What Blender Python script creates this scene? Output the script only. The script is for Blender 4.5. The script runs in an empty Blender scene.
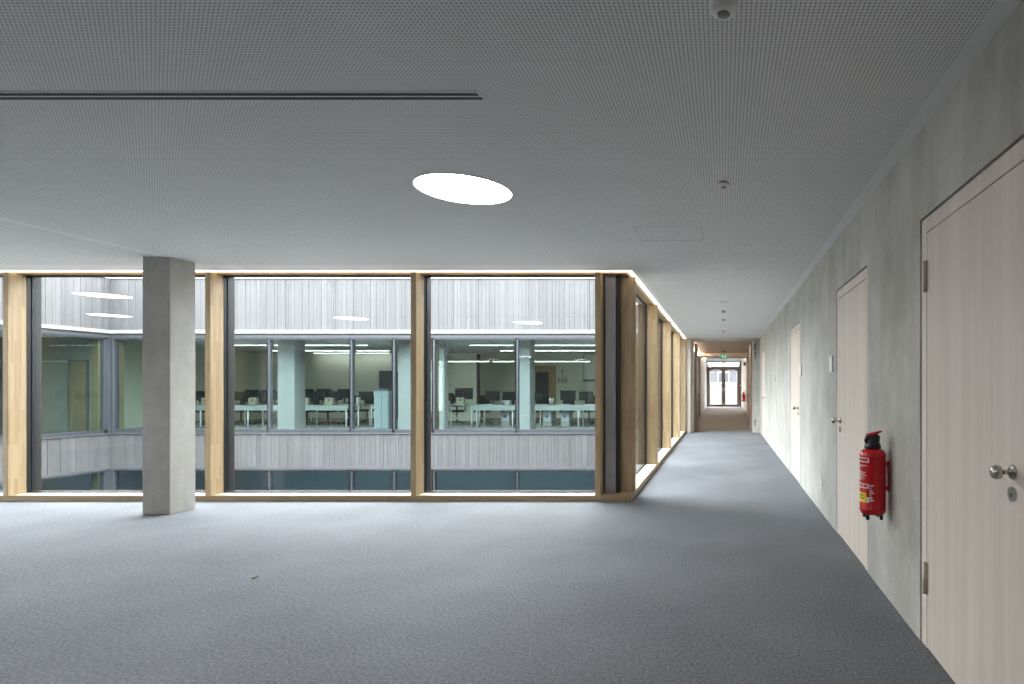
import bpy, bmesh, math, random
from mathutils import Vector, Matrix
random.seed(11)
PI = math.pi
C = bpy.context.scene.collection
sc = bpy.context.scene

# ------------------------------------------------------------------ camera
F, CX, CY, EYE = 570.0, 723.5, 385.5, 1.403
cd = bpy.data.cameras.new('camera'); cam = bpy.data.objects.new('camera', cd); C.objects.link(cam)
cam.location = (0, 0, EYE); cam.rotation_euler = (PI/2, 0, 0)
cd.sensor_width = 36; cd.lens = F/1024*36
cd.shift_x = -(CX-512)/1024; cd.shift_y = (CY-342)/1024
cd.clip_start = .05; cd.clip_end = 500
sc.camera = cam
def PX(px, Y): return (px-CX)*Y/F
def PZ(py, Y): return EYE-(py-CY)*Y/F

# ------------------------------------------------------------------ material helpers
def nodes(name):
    m = bpy.data.materials.new(name); m.use_nodes = True
    nt = m.node_tree; return m, nt, nt.nodes['Principled BSDF']
def N(nt, t, **k):
    n = nt.nodes.new(t)
    for a, v in k.items():
        if a.startswith('i_'): n.inputs[a[2:].replace('_', ' ')].default_value = v
        else: setattr(n, a, v)
    return n
def L(nt, a, b): nt.links.new(a, b)
def math_n(nt, op, a, b=None, c=None):
    n = nt.nodes.new('ShaderNodeMath'); n.operation = op
    for i, v in enumerate((a, b, c)):
        if v is None: continue
        if isinstance(v, (int, float)): n.inputs[i].default_value = v
        else: nt.links.new(v, n.inputs[i])
    return n.outputs[0]
def ramp(nt, fac, stops):
    r = nt.nodes.new('ShaderNodeValToRGB'); e = r.color_ramp.elements
    while len(e) < len(stops): e.new(.5)
    for el, (p, c) in zip(e, stops): el.position = p; el.color = (*c, 1)
    nt.links.new(fac, r.inputs[0]); return r.outputs[0]
def mixc(nt, mode, fac, a, b):
    n = nt.nodes.new('ShaderNodeMix'); n.data_type = 'RGBA'; n.blend_type = mode
    for sock, v in ((n.inputs[0], fac), (n.inputs[6], a), (n.inputs[7], b)):
        if isinstance(v, (int, float)): sock.default_value = v
        elif isinstance(v, tuple): sock.default_value = (*v, 1)
        else: nt.links.new(v, sock)
    return n.outputs[2]
def coords(nt, scale=(1, 1, 1), kind='Object'):
    t = nt.nodes.new('ShaderNodeTexCoord'); mp = nt.nodes.new('ShaderNodeMapping')
    mp.inputs['Scale'].default_value = scale
    nt.links.new(t.outputs[kind], mp.inputs[0]); return mp.outputs[0]
def noise(nt, scale, vec=None, detail=4, rough=.55):
    n = N(nt, 'ShaderNodeTexNoise', i_Scale=scale, i_Detail=detail, i_Roughness=rough)
    if vec is not None: nt.links.new(vec, n.inputs['Vector'])
    return n.outputs['Fac']
def bump(nt, bsdf, h, strength=.2, dist=.01):
    b = N(nt, 'ShaderNodeBump', i_Strength=strength, i_Distance=dist)
    nt.links.new(h, b.inputs['Height']); nt.links.new(b.outputs[0], bsdf.inputs['Normal'])

def plain(name, col, rough=.5, metal=0., vary=.06, scale=20, spec=.5):
    """a procedural surface: even colour with a slight noise in tone"""
    m, nt, b = nodes(name)
    f = noise(nt, scale, coords(nt))
    lo = tuple(c*(1-vary) for c in col); hi = tuple(min(1, c*(1+vary)) for c in col)
    L(nt, ramp(nt, f, [(.3, lo), (.7, hi)]), b.inputs['Base Color'])
    b.inputs['Roughness'].default_value = rough; b.inputs['Metallic'].default_value = metal
    b.inputs['Specular IOR Level'].default_value = spec
    return m
def glow(name, col, strength):
    m, nt, b = nodes(name)
    b.inputs['Base Color'].default_value = (.02, .02, .02, 1)
    b.inputs['Emission Color'].default_value = (*col, 1); b.inputs['Emission Strength'].default_value = strength
    return m
def glass(name, tint, ior=1.5):
    m = bpy.data.materials.new(name); m.use_nodes = True; nt = m.node_tree
    nt.nodes.remove(nt.nodes['Principled BSDF']); out = nt.nodes['Material Output']
    t = N(nt, 'ShaderNodeBsdfTransparent'); t.inputs[0].default_value = (*tint, 1)
    g = N(nt, 'ShaderNodeBsdfGlossy'); g.inputs['Roughness'].default_value = 0.0
    lw = N(nt, 'ShaderNodeLayerWeight'); lw.inputs['Blend'].default_value = .5      # Schlick reflectance of one glass face
    f0 = ((ior-1)/(ior+1))**2
    fr = math_n(nt, 'MULTIPLY_ADD', math_n(nt, 'POWER', lw.outputs['Facing'], 5.0), 1-f0, f0)
    mx = N(nt, 'ShaderNodeMixShader')
    L(nt, fr, mx.inputs[0]); L(nt, t.outputs[0], mx.inputs[1]); L(nt, g.outputs[0], mx.inputs[2])
    L(nt, mx.outputs[0], out.inputs[0]); return m

def concrete(name, lo, hi, streak=.5):
    m, nt, b = nodes(name)
    big = noise(nt, 1.7, coords(nt, (1, 1, .7)), 6, .68)
    st = noise(nt, 6, coords(nt, (1, 1, .06)), 4, .6)
    fine = noise(nt, 45, coords(nt), 4, .7)
    f = math_n(nt, 'ADD', math_n(nt, 'MULTIPLY', big, .65), math_n(nt, 'MULTIPLY', st, .2))
    f = math_n(nt, 'ADD', f, math_n(nt, 'MULTIPLY', fine, .15))
    col = ramp(nt, f, [(.39, lo), (.62, hi)])
    v = N(nt, 'ShaderNodeTexVoronoi', i_Scale=26.0); L(nt, coords(nt), v.inputs['Vector'])
    pits = ramp(nt, v.outputs['Distance'], [(.045, (.55, .55, .55)), (.09, (1, 1, 1))])
    L(nt, mixc(nt, 'MULTIPLY', .35, col, pits), b.inputs['Base Color'])
    b.inputs['Roughness'].default_value = .62; b.inputs['Specular IOR Level'].default_value = .35
    bump(nt, b, fine, .12, .004); return m

def wood(name, a, c, rough=.5, horizontal=False):
    """laminated timber: short finger-jointed staves with a fine grain along the length"""
    m, nt, b = nodes(name)
    t = nt.nodes.new('ShaderNodeTexCoord'); s = nt.nodes.new('ShaderNodeSeparateXYZ'); L(nt, t.outputs['Object'], s.inputs[0])
    cmb = nt.nodes.new('ShaderNodeCombineXYZ')
    if horizontal:
        L(nt, math_n(nt, 'ADD', s.outputs[0], s.outputs[1]), cmb.inputs[0]); L(nt, s.outputs[2], cmb.inputs[1])
    else:
        L(nt, s.outputs[2], cmb.inputs[0]); L(nt, math_n(nt, 'ADD', s.outputs[0], s.outputs[1]), cmb.inputs[1])
    br = N(nt, 'ShaderNodeTexBrick', offset=.37)
    L(nt, cmb.outputs[0], br.inputs['Vector'])
    br.inputs['Scale'].default_value = 1; br.inputs['Brick Width'].default_value = .42; br.inputs['Row Height'].default_value = .038
    br.inputs['Mortar Size'].default_value = 0; br.inputs['Bias'].default_value = 0
    br.inputs['Color1'].default_value = (*a, 1); br.inputs['Color2'].default_value = (*c, 1)
    g = noise(nt, 55, coords(nt, (.04, .04, 1) if horizontal else (1, 1, .035)), 5, .6)
    grain = ramp(nt, g, [(.3, (.78, .75, .7)), (.65, (1, 1, 1))])
    L(nt, mixc(nt, 'MULTIPLY', .75, br.outputs['Color'], grain), b.inputs['Base Color'])
    b.inputs['Roughness'].default_value = rough; return m

def veneer(name, a, c, rough=.42):
    m, nt, b = nodes(name)
    g1 = noise(nt, 9, coords(nt, (1, 1, .03)), 3, .5); g2 = noise(nt, 90, coords(nt, (1, 1, .02)), 3, .5)
    f = math_n(nt, 'ADD', math_n(nt, 'MULTIPLY', g1, .7), math_n(nt, 'MULTIPLY', g2, .3))
    L(nt, ramp(nt, f, [(.35, a), (.65, c)]), b.inputs['Base Color'])
    b.inputs['Roughness'].default_value = rough; return m

def carpet(name, lo, hi):
    m, nt, b = nodes(name)
    f1 = noise(nt, 300, coords(nt), 4, .8); f2 = noise(nt, 60, coords(nt), 3, .7); f3 = noise(nt, .9, coords(nt), 3, .5)
    f = math_n(nt, 'ADD', math_n(nt, 'MULTIPLY', f1, .6), math_n(nt, 'MULTIPLY', f2, .3))
    f = math_n(nt, 'ADD', f, math_n(nt, 'MULTIPLY', f3, .1))
    L(nt, ramp(nt, f, [(.40, lo), (.60, hi)]), b.inputs['Base Color'])
    b.inputs['Roughness'].default_value = .85; b.inputs['Specular IOR Level'].default_value = .25
    bump(nt, b, f1, .5, .004); return m

def perforated(name, col):
    """white plaster board, 8 mm holes every 18 mm, plain margins along the walls"""
    m, nt, b = nodes(name)
    t = nt.nodes.new('ShaderNodeTexCoord'); s = nt.nodes.new('ShaderNodeSeparateXYZ'); L(nt, t.outputs['Object'], s.inputs[0])
    X, Y = s.outputs[0], s.outputs[1]
    def cell(v): return math_n(nt, 'SUBTRACT', math_n(nt, 'FRACT', math_n(nt, 'DIVIDE', math_n(nt, 'ADD', v, 50), .018)), .5)
    cx, cy = cell(X), cell(Y)
    d = math_n(nt, 'ADD', math_n(nt, 'MULTIPLY', cx, cx), math_n(nt, 'MULTIPLY', cy, cy))
    hole = math_n(nt, 'LESS_THAN', d, (.0034/.018)**2)
    def AND(*k):
        r = k[0]
        for q in k[1:]: r = math_n(nt, 'MULTIPLY', r, q)
        return r
    def OR(p, q): return math_n(nt, 'MAXIMUM', p, q)
    keep = AND(math_n(nt, 'LESS_THAN', X, 1.0),
               OR(math_n(nt, 'LESS_THAN', Y, 6.60), math_n(nt, 'GREATER_THAN', X, -1.03)),
               math_n(nt, 'GREATER_THAN', math_n(nt, 'ABSOLUTE', math_n(nt, 'ADD', X, 6.05)), .045),
               math_n(nt, 'GREATER_THAN', math_n(nt, 'ABSOLUTE', math_n(nt, 'SUBTRACT', Y, 6.64)), .02),
               math_n(nt, 'LESS_THAN', Y, 16.7))
    hole = math_n(nt, 'MULTIPLY', hole, keep)
    # narrow joints: along the front margin and across the corridor mouth
    jy = math_n(nt, 'LESS_THAN', math_n(nt, 'ABSOLUTE', math_n(nt, 'SUBTRACT', Y, 6.64)), .003)
    jx = AND(math_n(nt, 'LESS_THAN', math_n(nt, 'ABSOLUTE', math_n(nt, 'ADD', X, 1.04)), .003), math_n(nt, 'GREATER_THAN', Y, 6.64))
    j = math_n(nt, 'MULTIPLY', OR(jy, jx), .45)
    f = noise(nt, 3, coords(nt))
    basec = ramp(nt, f, [(.3, tuple(c*.97 for c in col)), (.7, col)])
    basec = mixc(nt, 'MIX', j, basec, (.12, .12, .12))
    L(nt, mixc(nt, 'MIX', hole, basec, (.02, .02, .02)), b.inputs['Base Color'])
    b.inputs['Roughness'].default_value = .8; b.inputs['Specular IOR Level'].default_value = .2; return m

M = dict(
 carpet=carpet('grey_carpet', (.038, .041, .048), (.29, .307, .335)),
 carpet2=carpet('warm_lit_carpet', (.13, .12, .113), (.27, .255, .24)),  # same carpet as the hall, with the corridor's warm lighting mixed into the colour
 ceiling=perforated('perforated_board', (.84, .84, .835)),
 white=plain('white_paint', (.78, .78, .77), .6),
 warmlit=plain('warm_lit_white', (.62, .55, .48), .6),  # white paint with the warm strip light tinted into it
 concrete=concrete('wall_concrete', (.385, .372, .335), (.60, .585, .545)),
 column=concrete('column_concrete', (.35, .335, .305), (.50, .485, .455)),
 oak=wood('laminated_oak', (.39, .275, .155), (.485, .365, .22)),
 oakh=wood('laminated_oak_rail', (.33, .235, .135), (.40, .295, .175), horizontal=True),
 oakd=wood('brown_backlit_timber', (.10, .062, .034), (.14, .09, .05)),  # brown oak, darkened to carry the backlit shade of the exit doors
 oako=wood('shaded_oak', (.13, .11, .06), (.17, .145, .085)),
 sill=plain('pale_sill', (.80, .78, .70), .45, scale=8),
 ash=veneer('pale_ash_veneer', (.70, .61, .53), (.82, .735, .66)),
 brownveneer=veneer('brown_veneer', (.20, .145, .115), (.30, .22, .17)),
 palejamb=veneer('beige_jamb', (.45, .40, .34), (.56, .51, .45)),
 alu=plain('blue_grey_aluminium', (.085, .095, .11), .4, .1),
 alul=plain('light_aluminium', (.48, .51, .54), .4, .3),
 alufar=plain('facade_frame_grey', (.046, .052, .062), .4, .1),
 alux=plain('weathered_aluminium', (.085, .09, .10), .5, .1),
 black=plain('black_seal', (.012, .012, .014), .5),
 bronze=plain('dark_bronze_sheet', (.28, .27, .285), .4, .1, vary=.1, scale=2),
 steel=plain('brushed_steel', (.52, .50, .46), .22, 1.0),
 steeld=plain('hinge_bronze', (.52, .45, .36), .4, .2),
 flash=plain('white_flashing', (.25, .25, .25), .6),
 red=plain('red_enamel', (.56, .008, .014), .22),
 redl=plain('red_plastic', (.55, .02, .02), .4),
 redcap=plain('reddish_cap', (.25, .08, .07), .5),
 paneljoint=plain('panel_joint', (.45, .45, .45), .8),
 blackp=plain('black_plastic', (.014, .014, .015), .38),
 yellow=plain('yellow_label', (.85, .60, .02), .5),
 lab=plain('white_label', (.72, .70, .68), .5),
 slot=plain('slot_black', (.006, .006, .006), .7),
 plate=plain('white_plastic', (.90, .89, .87), .35),
 greydot=plain('grey_lens', (.25, .26, .26), .3),
 darkgrey=plain('dark_grey', (.06, .065, .07), .5),
 gasket=plain('roof_grey', (.3, .3, .3), .8),
 screen=plain('monitor_black', (.006, .0065, .008), .5),
 chairf=plain('chair_black', (.008, .009, .01), .7),
 deskw=plain('desk_white', (.42, .44, .43), .4),
 cream=plain('cream_box', (.42, .38, .28), .5),
 cabin=plain('pale_cabinet', (.21, .25, .255), .45),
 officewall=plain('office_wall', (.72, .72, .60), .7),
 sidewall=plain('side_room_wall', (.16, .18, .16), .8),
 officefloor=carpet('office_carpet', (.20, .20, .19), (.34, .34, .32)),
 officeceil=plain('office_ceiling', (.55, .57, .54), .8),
 officecol=plain('office_column', (.21, .215, .21), .6),
 veilroom=plain('lower_room_veil', (.50, .55, .58), .8),  # pale blue stands in for the reflection veil on the lower panes
 paper=plain('paper_white', (.45, .45, .43), .6),
 leaf=plain('dry_leaf', (.15, .11, .07), .7),
 ground=plain('court_gravel', (.22, .22, .215), .9, vary=.3, scale=30),
 terrace=plain('terrace_white', (.12, .12, .12), .8),
 farwall=plain('far_render', (.036, .037, .04), .8),
 farwin=plain('far_glass', (.014, .016, .02), .3),
 glass_in=glass('clear_glass', (.965, .985, .98)),
 glass_far=glass('green_tinted_glass', (.87, .935, .93)),
 glass_low=glass('blue_tinted_glass', (.72, .82, .84)),
 glass_exit=glass('exit_glass', (.97, .98, .98)),
 lamp=glow('round_lamp_diffuser', (1, .955, .91), 28.0),
 led=glow('warm_led', (1, .89, .74), 4.2),
 led2=glow('warm_led_dim', (1, .80, .60), 60.0),
 tube=glow('office_tube', (1, .98, .94), 15.0),
 green=glow('exit_green', (.0, .30, .12), .8),
 exitw=glow('exit_white', (.85, 1, .92), .75),
)
for k, v in enumerate([(.086, .0855, .0885), (.092, .0915, .0945), (.101, .1005, .104), (.080, .080, .0835)]):
    m, nt, b = nodes('weathered_board_%d' % k)
    g = noise(nt, 14, coords(nt, (1, 1, .05)), 4, .6); kn = noise(nt, 9, coords(nt, (1, 1, .5)), 2, .5)
    f = math_n(nt, 'ADD', math_n(nt, 'MULTIPLY', g, .6), math_n(nt, 'MULTIPLY', kn, .4))
    L(nt, ramp(nt, f, [(.3, tuple(c*.86 for c in v)), (.7, tuple(min(1, c*1.14) for c in v))]), b.inputs['Base Color'])
    b.inputs['Roughness'].default_value = .85; M['board%d' % k] = m

# ------------------------------------------------------------------ mesh helpers
class MB:
    def __init__(s): s.bm = bmesh.new(); s.mats = []
    def mi(s, m):
        if m not in s.mats: s.mats.append(m)
        return s.mats.index(m)
    def box(s, x0, x1, y0, y1, z0, z1, m='white', bev=0, rot=None, seg=2):
        r = bmesh.ops.create_cube(s.bm, size=1.0); vs = r['verts']
        c = Vector(((x0+x1)/2, (y0+y1)/2, (z0+z1)/2)); d = Vector((abs(x1-x0), abs(y1-y0), abs(z1-z0)))
        for v in vs: v.co = Vector((v.co.x*d.x, v.co.y*d.y, v.co.z*d.z))
        fs = set(f for v in vs for f in v.link_faces)
        if bev:
            es = list(set(e for v in vs for e in v.link_edges))
            b = bmesh.ops.bevel(s.bm, geom=es, offset=bev, segments=seg, affect='EDGES', profile=.5)
            fs = set(f for f in b['faces']) | set(f for f in fs if f.is_valid)
            vs = list(set(v for f in fs for v in f.verts))
        for v in vs:
            if rot is not None: v.co = rot @ v.co
            v.co += c
        i = s.mi(m)
        for f in fs: f.material_index = i
        return s
    def lathe(s, prof, o=(0, 0, 0), axis='Z', n=24, m='white', smooth=True, cap=True):
        """prof: (radius, height) along the axis from o"""
        o = Vector(o); i = s.mi(m); rings = []
        def P(r, h, a):
            u, w = r*math.cos(a), r*math.sin(a)
            return o+(Vector((u, w, h)) if axis == 'Z' else Vector((h, u, w)) if axis == 'X' else Vector((u, h, w)))
        for r, h in prof:
            if r < 1e-6: rings.append([s.bm.verts.new(P(0, h, 0))])
            else: rings.append([s.bm.verts.new(P(r, h, 2*PI*k/n)) for k in range(n)])
        for a, b in zip(rings, rings[1:]):
            for k in range(n):
                q = [a[k % len(a)], a[(k+1) % len(a)], b[(k+1) % len(b)], b[k % len(b)]]
                u = []
                for v in q:
                    if v not in u: u.append(v)
                if len(u) > 2:
                    f = s.bm.faces.new(u); f.material_index = i; f.smooth = smooth
        for rg in (rings[0], rings[-1]):
            if cap and len(rg) > 2:
                f = s.bm.faces.new(rg); f.material_index = i
        return s
    def tube(s, pts, r, n=10, m='white', r1=None):
        pts = [Vector(p) for p in pts]; i = s.mi(m); rings = []; up = None
        for k, p in enumerate(pts):
            t = (pts[min(k+1, len(pts)-1)]-pts[max(k-1, 0)]).normalized()
            if up is None: up = t.orthogonal().normalized()
            up = (up-t*up.dot(t)).normalized(); sd = t.cross(up)
            rr = r if r1 is None else r+(r1-r)*k/(len(pts)-1)
            rings.append([s.bm.verts.new(p+(up*math.cos(2*PI*j/n)+sd*math.sin(2*PI*j/n))*rr) for j in range(n)])
        for a, b in zip(rings, rings[1:]):
            for j in range(n):
                f = s.bm.faces.new([a[j], a[(j+1) % n], b[(j+1) % n], b[j]]); f.material_index = i; f.smooth = True
        for rg in (rings[0], rings[-1]):
            f = s.bm.faces.new(rg); f.material_index = i
        return s
    def arc(s, cx, cy, r, t, a0, a1, z0, z1, m, n=10):
        """a thin curved patch on an upright cylinder"""
        i = s.mi(m); g = []
        for k in range(n+1):
            a = a0+(a1-a0)*k/n
            g.append([s.bm.verts.new((cx+q*math.cos(a), cy+q*math.sin(a), z)) for q in (r, r+t) for z in (z0, z1)])
        for a, b in zip(g, g[1:]):
            for q in ((0, 1), (1, 3), (3, 2), (2, 0)):
                f = s.bm.faces.new([a[q[0]], b[q[0]], b[q[1]], a[q[1]]]); f.material_index = i; f.smooth = False
        for e in (g[0], g[-1]):
            f = s.bm.faces.new([e[0], e[1], e[3], e[2]]); f.material_index = i
        return s
    def prism(s, poly, axis, a0, a1, m='white'):
        """poly (u,v) extruded along axis: X -> (y,z), Y -> (x,z), Z -> (x,y)"""
        i = s.mi(m)
        def P(u, v, a): return (a, u, v) if axis == 'X' else (u, a, v) if axis == 'Y' else (u, v, a)
        A = [s.bm.verts.new(P(u, v, a0)) for u, v in poly]; B = [s.bm.verts.new(P(u, v, a1)) for u, v in poly]
        n = len(poly)
        fs = [s.bm.faces.new(A), s.bm.faces.new(B)]+[s.bm.faces.new([A[k], A[(k+1) % n], B[(k+1) % n], B[k]]) for k in range(n)]
        for f in fs: f.material_index = i
        return s
    def build(s, name, parent=None, local=False):
        bmesh.ops.recalc_face_normals(s.bm, faces=s.bm.faces)
        me = bpy.data.meshes.new(name)
        if parent is not None and not local:
            o = parent.matrix_world.translation if False else world_loc(parent)
            bmesh.ops.translate(s.bm, verts=s.bm.verts, vec=-o)
        s.bm.to_mesh(me); s.bm.free()
        for m in s.mats: me.materials.append(M[m])
        ob = bpy.data.objects.new(name, me); C.objects.link(ob); ob.parent = parent
        return ob
def world_loc(o):
    v = Vector((0, 0, 0))
    while o is not None: v += o.location; o = o.parent
    return v
def tag(o, label=None, cat=None, group=None, kind=None):
    if label: o['label'] = label
    if cat: o['category'] = cat
    if group: o['group'] = group
    if kind: o['kind'] = kind
    return o
def thing(name, loc, label, cat, group=None, kind=None, rz=0):
    o = bpy.data.objects.new(name, None); C.objects.link(o); o.location = loc; o.rotation_euler = (0, 0, rz)
    o.empty_display_size = .1
    return tag(o, label, cat, group, kind)
def kids(o): return [c for c in C.objects if c.parent == o]
def dup(o, loc, rz=0, label=None, group=None):
    def cp(q, par):
        c = q.copy(); C.objects.link(c); c.parent = par
        for ch in kids(q): cp(ch, c)
        return c
    r = cp(o, None); r.location = loc; r.rotation_euler = (0, 0, rz)
    if label: r['label'] = label
    if group: r['group'] = group
    return r
def struct(name, mb, label, cat):
    return tag(mb.build(name), label, cat, kind='structure')

# ------------------------------------------------------------------ main dimensions
H = 2.80                     # ceiling
XR = 1.082                   # face of the concrete wall
XL = -1.115                  # corridor side of the timber frame
YG = 6.90                    # room side of the front timber frame
XW, YB = -14.0, -3.2         # left and back walls of the hall
YP = 16.85                   # fire-door portal
YE = 37.5                    # end wall with exit doors
YF, XS = 16.5, PX(110, 16.5) # opposite courtyard facade, left courtyard facade

# ------------------------------------------------------------------ shell of the hall
Lp = [(XW, YB), (XR+.2, YB), (XR+.2, 17.58), (-1.36, 17.58), (-1.36, 7.22), (XW, 7.22)]
struct('floor', MB().prism(Lp, 'Z', -.30, 0, 'carpet'), 'blue-grey speckled carpet covering the hall and the corridor', 'floor')
Lc = [(XW, YB), (XR+.2, YB), (XR+.2, YP), (-1.36, YP), (-1.36, 7.22), (XW, 7.22)]
struct('ceiling', MB().prism(Lc, 'Z', H, H+.03, 'ceiling'), 'grey-white perforated plasterboard ceiling of the hall and corridor', 'ceiling')
struct('ceiling_roof', MB().prism(Lc, 'Z', H+.06, 4.3, 'gasket'), 'flat roof slab above the hall', 'roof')
WL0, WL1 = 4.3, 6.75
struct('wall_left', MB().box(XW-.2, XW, YB, WL0, 0, H, 'concrete').box(XW-.2, XW, WL1, 7.2, 0, H, 'concrete').box(XW-.2, XW, WL0, WL1, 0, .07, 'concrete').box(XW-.2, XW, WL0, WL1, 2.70, H, 'concrete'),
       'grey concrete wall at the far left end of the hall, with an added window', 'wall')
wlw = thing('window_50', (XW, (WL0+WL1)/2, 0), 'wide unseen window added in the far left wall to brighten the hall', 'window', kind='structure')  # added out of view to brighten the near floor and walls
f = MB()
for q in range(4):
    yq = WL0+q*(WL1-WL0-.07)/3; f.box(XW-.12, XW-.02, yq, yq+.07, .07, 2.70, 'oak', .003)
f.box(XW-.12, XW-.02, WL0, WL1, .07, .14, 'oak', .003); f.box(XW-.12, XW-.02, WL0, WL1, 2.63, 2.70, 'oak', .003); f.build('window_frame', wlw)
for q in range(3):
    yq = WL0+q*(WL1-WL0-.07)/3; MB().box(XW-.08, XW-.06, yq+.07, yq+(WL1-WL0-.07)/3, .14, 2.63, 'glass_in').build('pane', wlw)
struct('floor_added_left', MB().box(-40, XW-.3, -20, 7.0, -4.2, -4.0, 'ground'), 'gravel ground added outside the added left window to stop light from below', 'ground')  # added out of view so the lower sky does not light the ceiling
struct('wall_back', MB().box(XW, XR, YB-.2, YB, 0, H, 'brownveneer'), 'brown veneered wall behind the viewpoint', 'wall')

DW, DH, G = 1.15, 2.30, .012
doors = [(1.973, True), (4.30, False), (8.09, True), (14.95, True)]     # near edge of the frame, handle on the near side
w = MB(); y = YB
for y0, _ in doors:
    w.box(XR, XR+.25, y, y0-G, 0, H, 'concrete'); w.box(XR, XR+.25, y0-G, y0+DW+G, DH+G, H, 'concrete'); y = y0+DW+G
w.box(XR, XR+.25, y, YP+.1, 0, H, 'concrete')
struct('wall_right', w, 'fair-faced grey concrete wall with pale doors along the corridor', 'wall')

dlab = ['nearest pale ash door at the right edge, with two bronze hinges and steel knob',
        'second pale ash door, behind the red fire extinguisher on the concrete wall',
        'third pale ash door along the concrete wall, between switch plate and second door',
        'farthest narrow-looking pale ash door of the concrete wall, close to the fire-door portal']
for k, (y0, near) in enumerate(doors):
    d = thing('door_%d' % (k+1), (XR, y0+DW/2, 0), dlab[k], 'door', kind='structure')
    fx = XR+.004
    f = MB(); f.box(fx, fx+.14, y0, y0+.075, 0, DH, 'ash', .002); f.box(fx, fx+.14, y0+DW-.075, y0+DW, 0, DH, 'ash', .002)
    f.box(fx, fx+.14, y0+.075, y0+DW-.075, DH-.078, DH, 'ash', .002)
    f.box(XR+.16, XR+.2, y0-.02, y0+DW+.02, 0, DH+.02, 'black')
    f.build('door_frame', d)
    lf = MB().box(fx+.001, fx+.05, y0+.0795, y0+DW-.0795, .006, DH-.083, 'ash', .0015).build('door_leaf', d)
    hy = y0+.165 if near else y0+DW-.165; hx = fx+.001; s = 1 if near else -1
    h = MB(); h.lathe([(.0275, 0), (.0275, -.007), (.024, -.010), (.0095, -.011), (.0095, -.042), (.013, -.044), (.024, -.050), (.0275, -.062),
                       (.025, -.074), (.015, -.083), (0, -.085)], (hx, hy, 1.078), 'X', 24, 'steel')
    h.build('door_knob', d)['label'] = 'round steel knob on a rose'
    e = MB(); e.prism([(hy+.0275*math.cos(a), .995+.0275*math.sin(a)) for a in [2*PI*q/20 for q in range(20)]], 'X', hx-.009, hx, 'steel')
    e.box(hx-.0105, hx-.009, hy-.003, hy+.003, .985, 1.0, 'slot'); e.lathe([(.008, 0), (.008, -.008)], (hx, hy, 1.005), 'X', 14, 'steel')
    e.build('keyhole_plate', d)['label'] = 'oval steel keyhole plate'
    if k == 0:
        for z in (1.985, .375):
            yy = y0+DW-.077
            g = MB(); g.lathe([(.0125, -.083), (.0125, -.03), (.0135, -.029), (.0135, .029), (.0125, .03), (.0125, .083)], (fx-.008, yy, z), 'Z', 14, 'steeld')
            g.box(fx-.003, fx+.001, yy-.02, yy+.028, z-.08, z+.08, 'steeld', .001)
            g.build('hinge', d)['label'] = 'bronze barrel hinge'

# ------------------------------------------------------------------ front timber glazing
PW, PD = .066, .185
posts = [-13.62, -11.14, -8.66, -6.212, -3.722, -1.490]         # right-hand face of each post
SOF = 2.776
trim = MB(); trim.box(XW, XL, YG, YG+.05, 0, .069, 'oakh', .003)
trim.build('front_rail')
o = C.objects['front_rail']; o.name = 'trim_1'; tag(o, 'low brown timber plinth rail under the front glazing', 'trim', kind='structure')
t2 = MB(); t2.box(XW, -1.46, YG+.05, YG+.20, 0, .066, 'sill', .002)
struct('trim_2', t2, 'pale sill board behind the plinth rail of the front glazing', 'trim')
t3 = MB(); t3.box(XW, -1.18, 6.985, 7.22, SOF, H, 'oakh')
struct('trim_3', t3, 'oak head rail over the front glazing', 'trim')
wl = ['far left glazed bay of the front, out past the frame edge', 'left end bay of the front glazing, cut by the frame edge',
      'glazed bay with the concrete column standing before it', 'middle glazed bay of the front, right of the concrete column', 'right-hand glazed bay of the front, next to the corner']
for k in range(5):
    xa, xb = posts[k], posts[k+1]
    wdw = thing('window_%d' % (k+1), ((xa+xb)/2, 7.1, 0), wl[k], 'window', kind='structure')
    MB().box(xa-PW, xa, YG, YG+PD, .06, SOF, 'oak', .003).build('timber_post', wdw)
    if k == 4: MB().box(xb-PW, xb, YG, YG+PD, .06, SOF, 'oak', .003).build('timber_post', wdw)
    f = MB()
    xl_, xr_ = xa, xb-PW
    f.box(xa-PW, xa+.004, YG+PD, YG+PD+.045, .066, SOF, 'black')
    f.box(xa-PW, xa+.012, YG+PD+.045, YG+PD+.145, .066, SOF, 'alu', .002)
    f.box(xa+.004, xa+.0125, YG+PD+.075, YG+PD+.082, .066, SOF, 'black')
    if k == 4: f.box(xb-PW, xb, YG+PD, YG+PD+.145, .066, SOF, 'black')
    f.box(xl_, xr_, YG+PD+.02, YG+PD+.06, .066, .084, 'alu', .002)
    f.box(xl_, xr_, YG+PD+.02, YG+PD+.06, 2.758, SOF, 'alu', .002)
    f.build('metal_frame', wdw)
    MB().box(xl_+.012, xr_, 7.132, 7.150, .082, 2.760, 'glass_in').build('pane', wdw)

# corner: bronze corner casing between last front post and first corridor post
cw = MB(); cw.box(-1.475, -1.335, 7.08, 7.20, .066, SOF, 'bronze', .004); cw.box(-1.505, -1.318, 7.12, 7.26, .066, SOF, 'black')
cw.box(-1.318, -1.296, 7.06, 7.26, .066, SOF, 'black')
struct('trim_4', cw, 'dark bronze metal casing closing the outer corner of the glazing', 'trim')
cs = MB(); cs.box(-1.49, XL, YG+.05, 7.24, 0, .069, 'oakh', .002)
struct('trim_5', cs, 'brown timber base under the corner of the glazing', 'trim')

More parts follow.
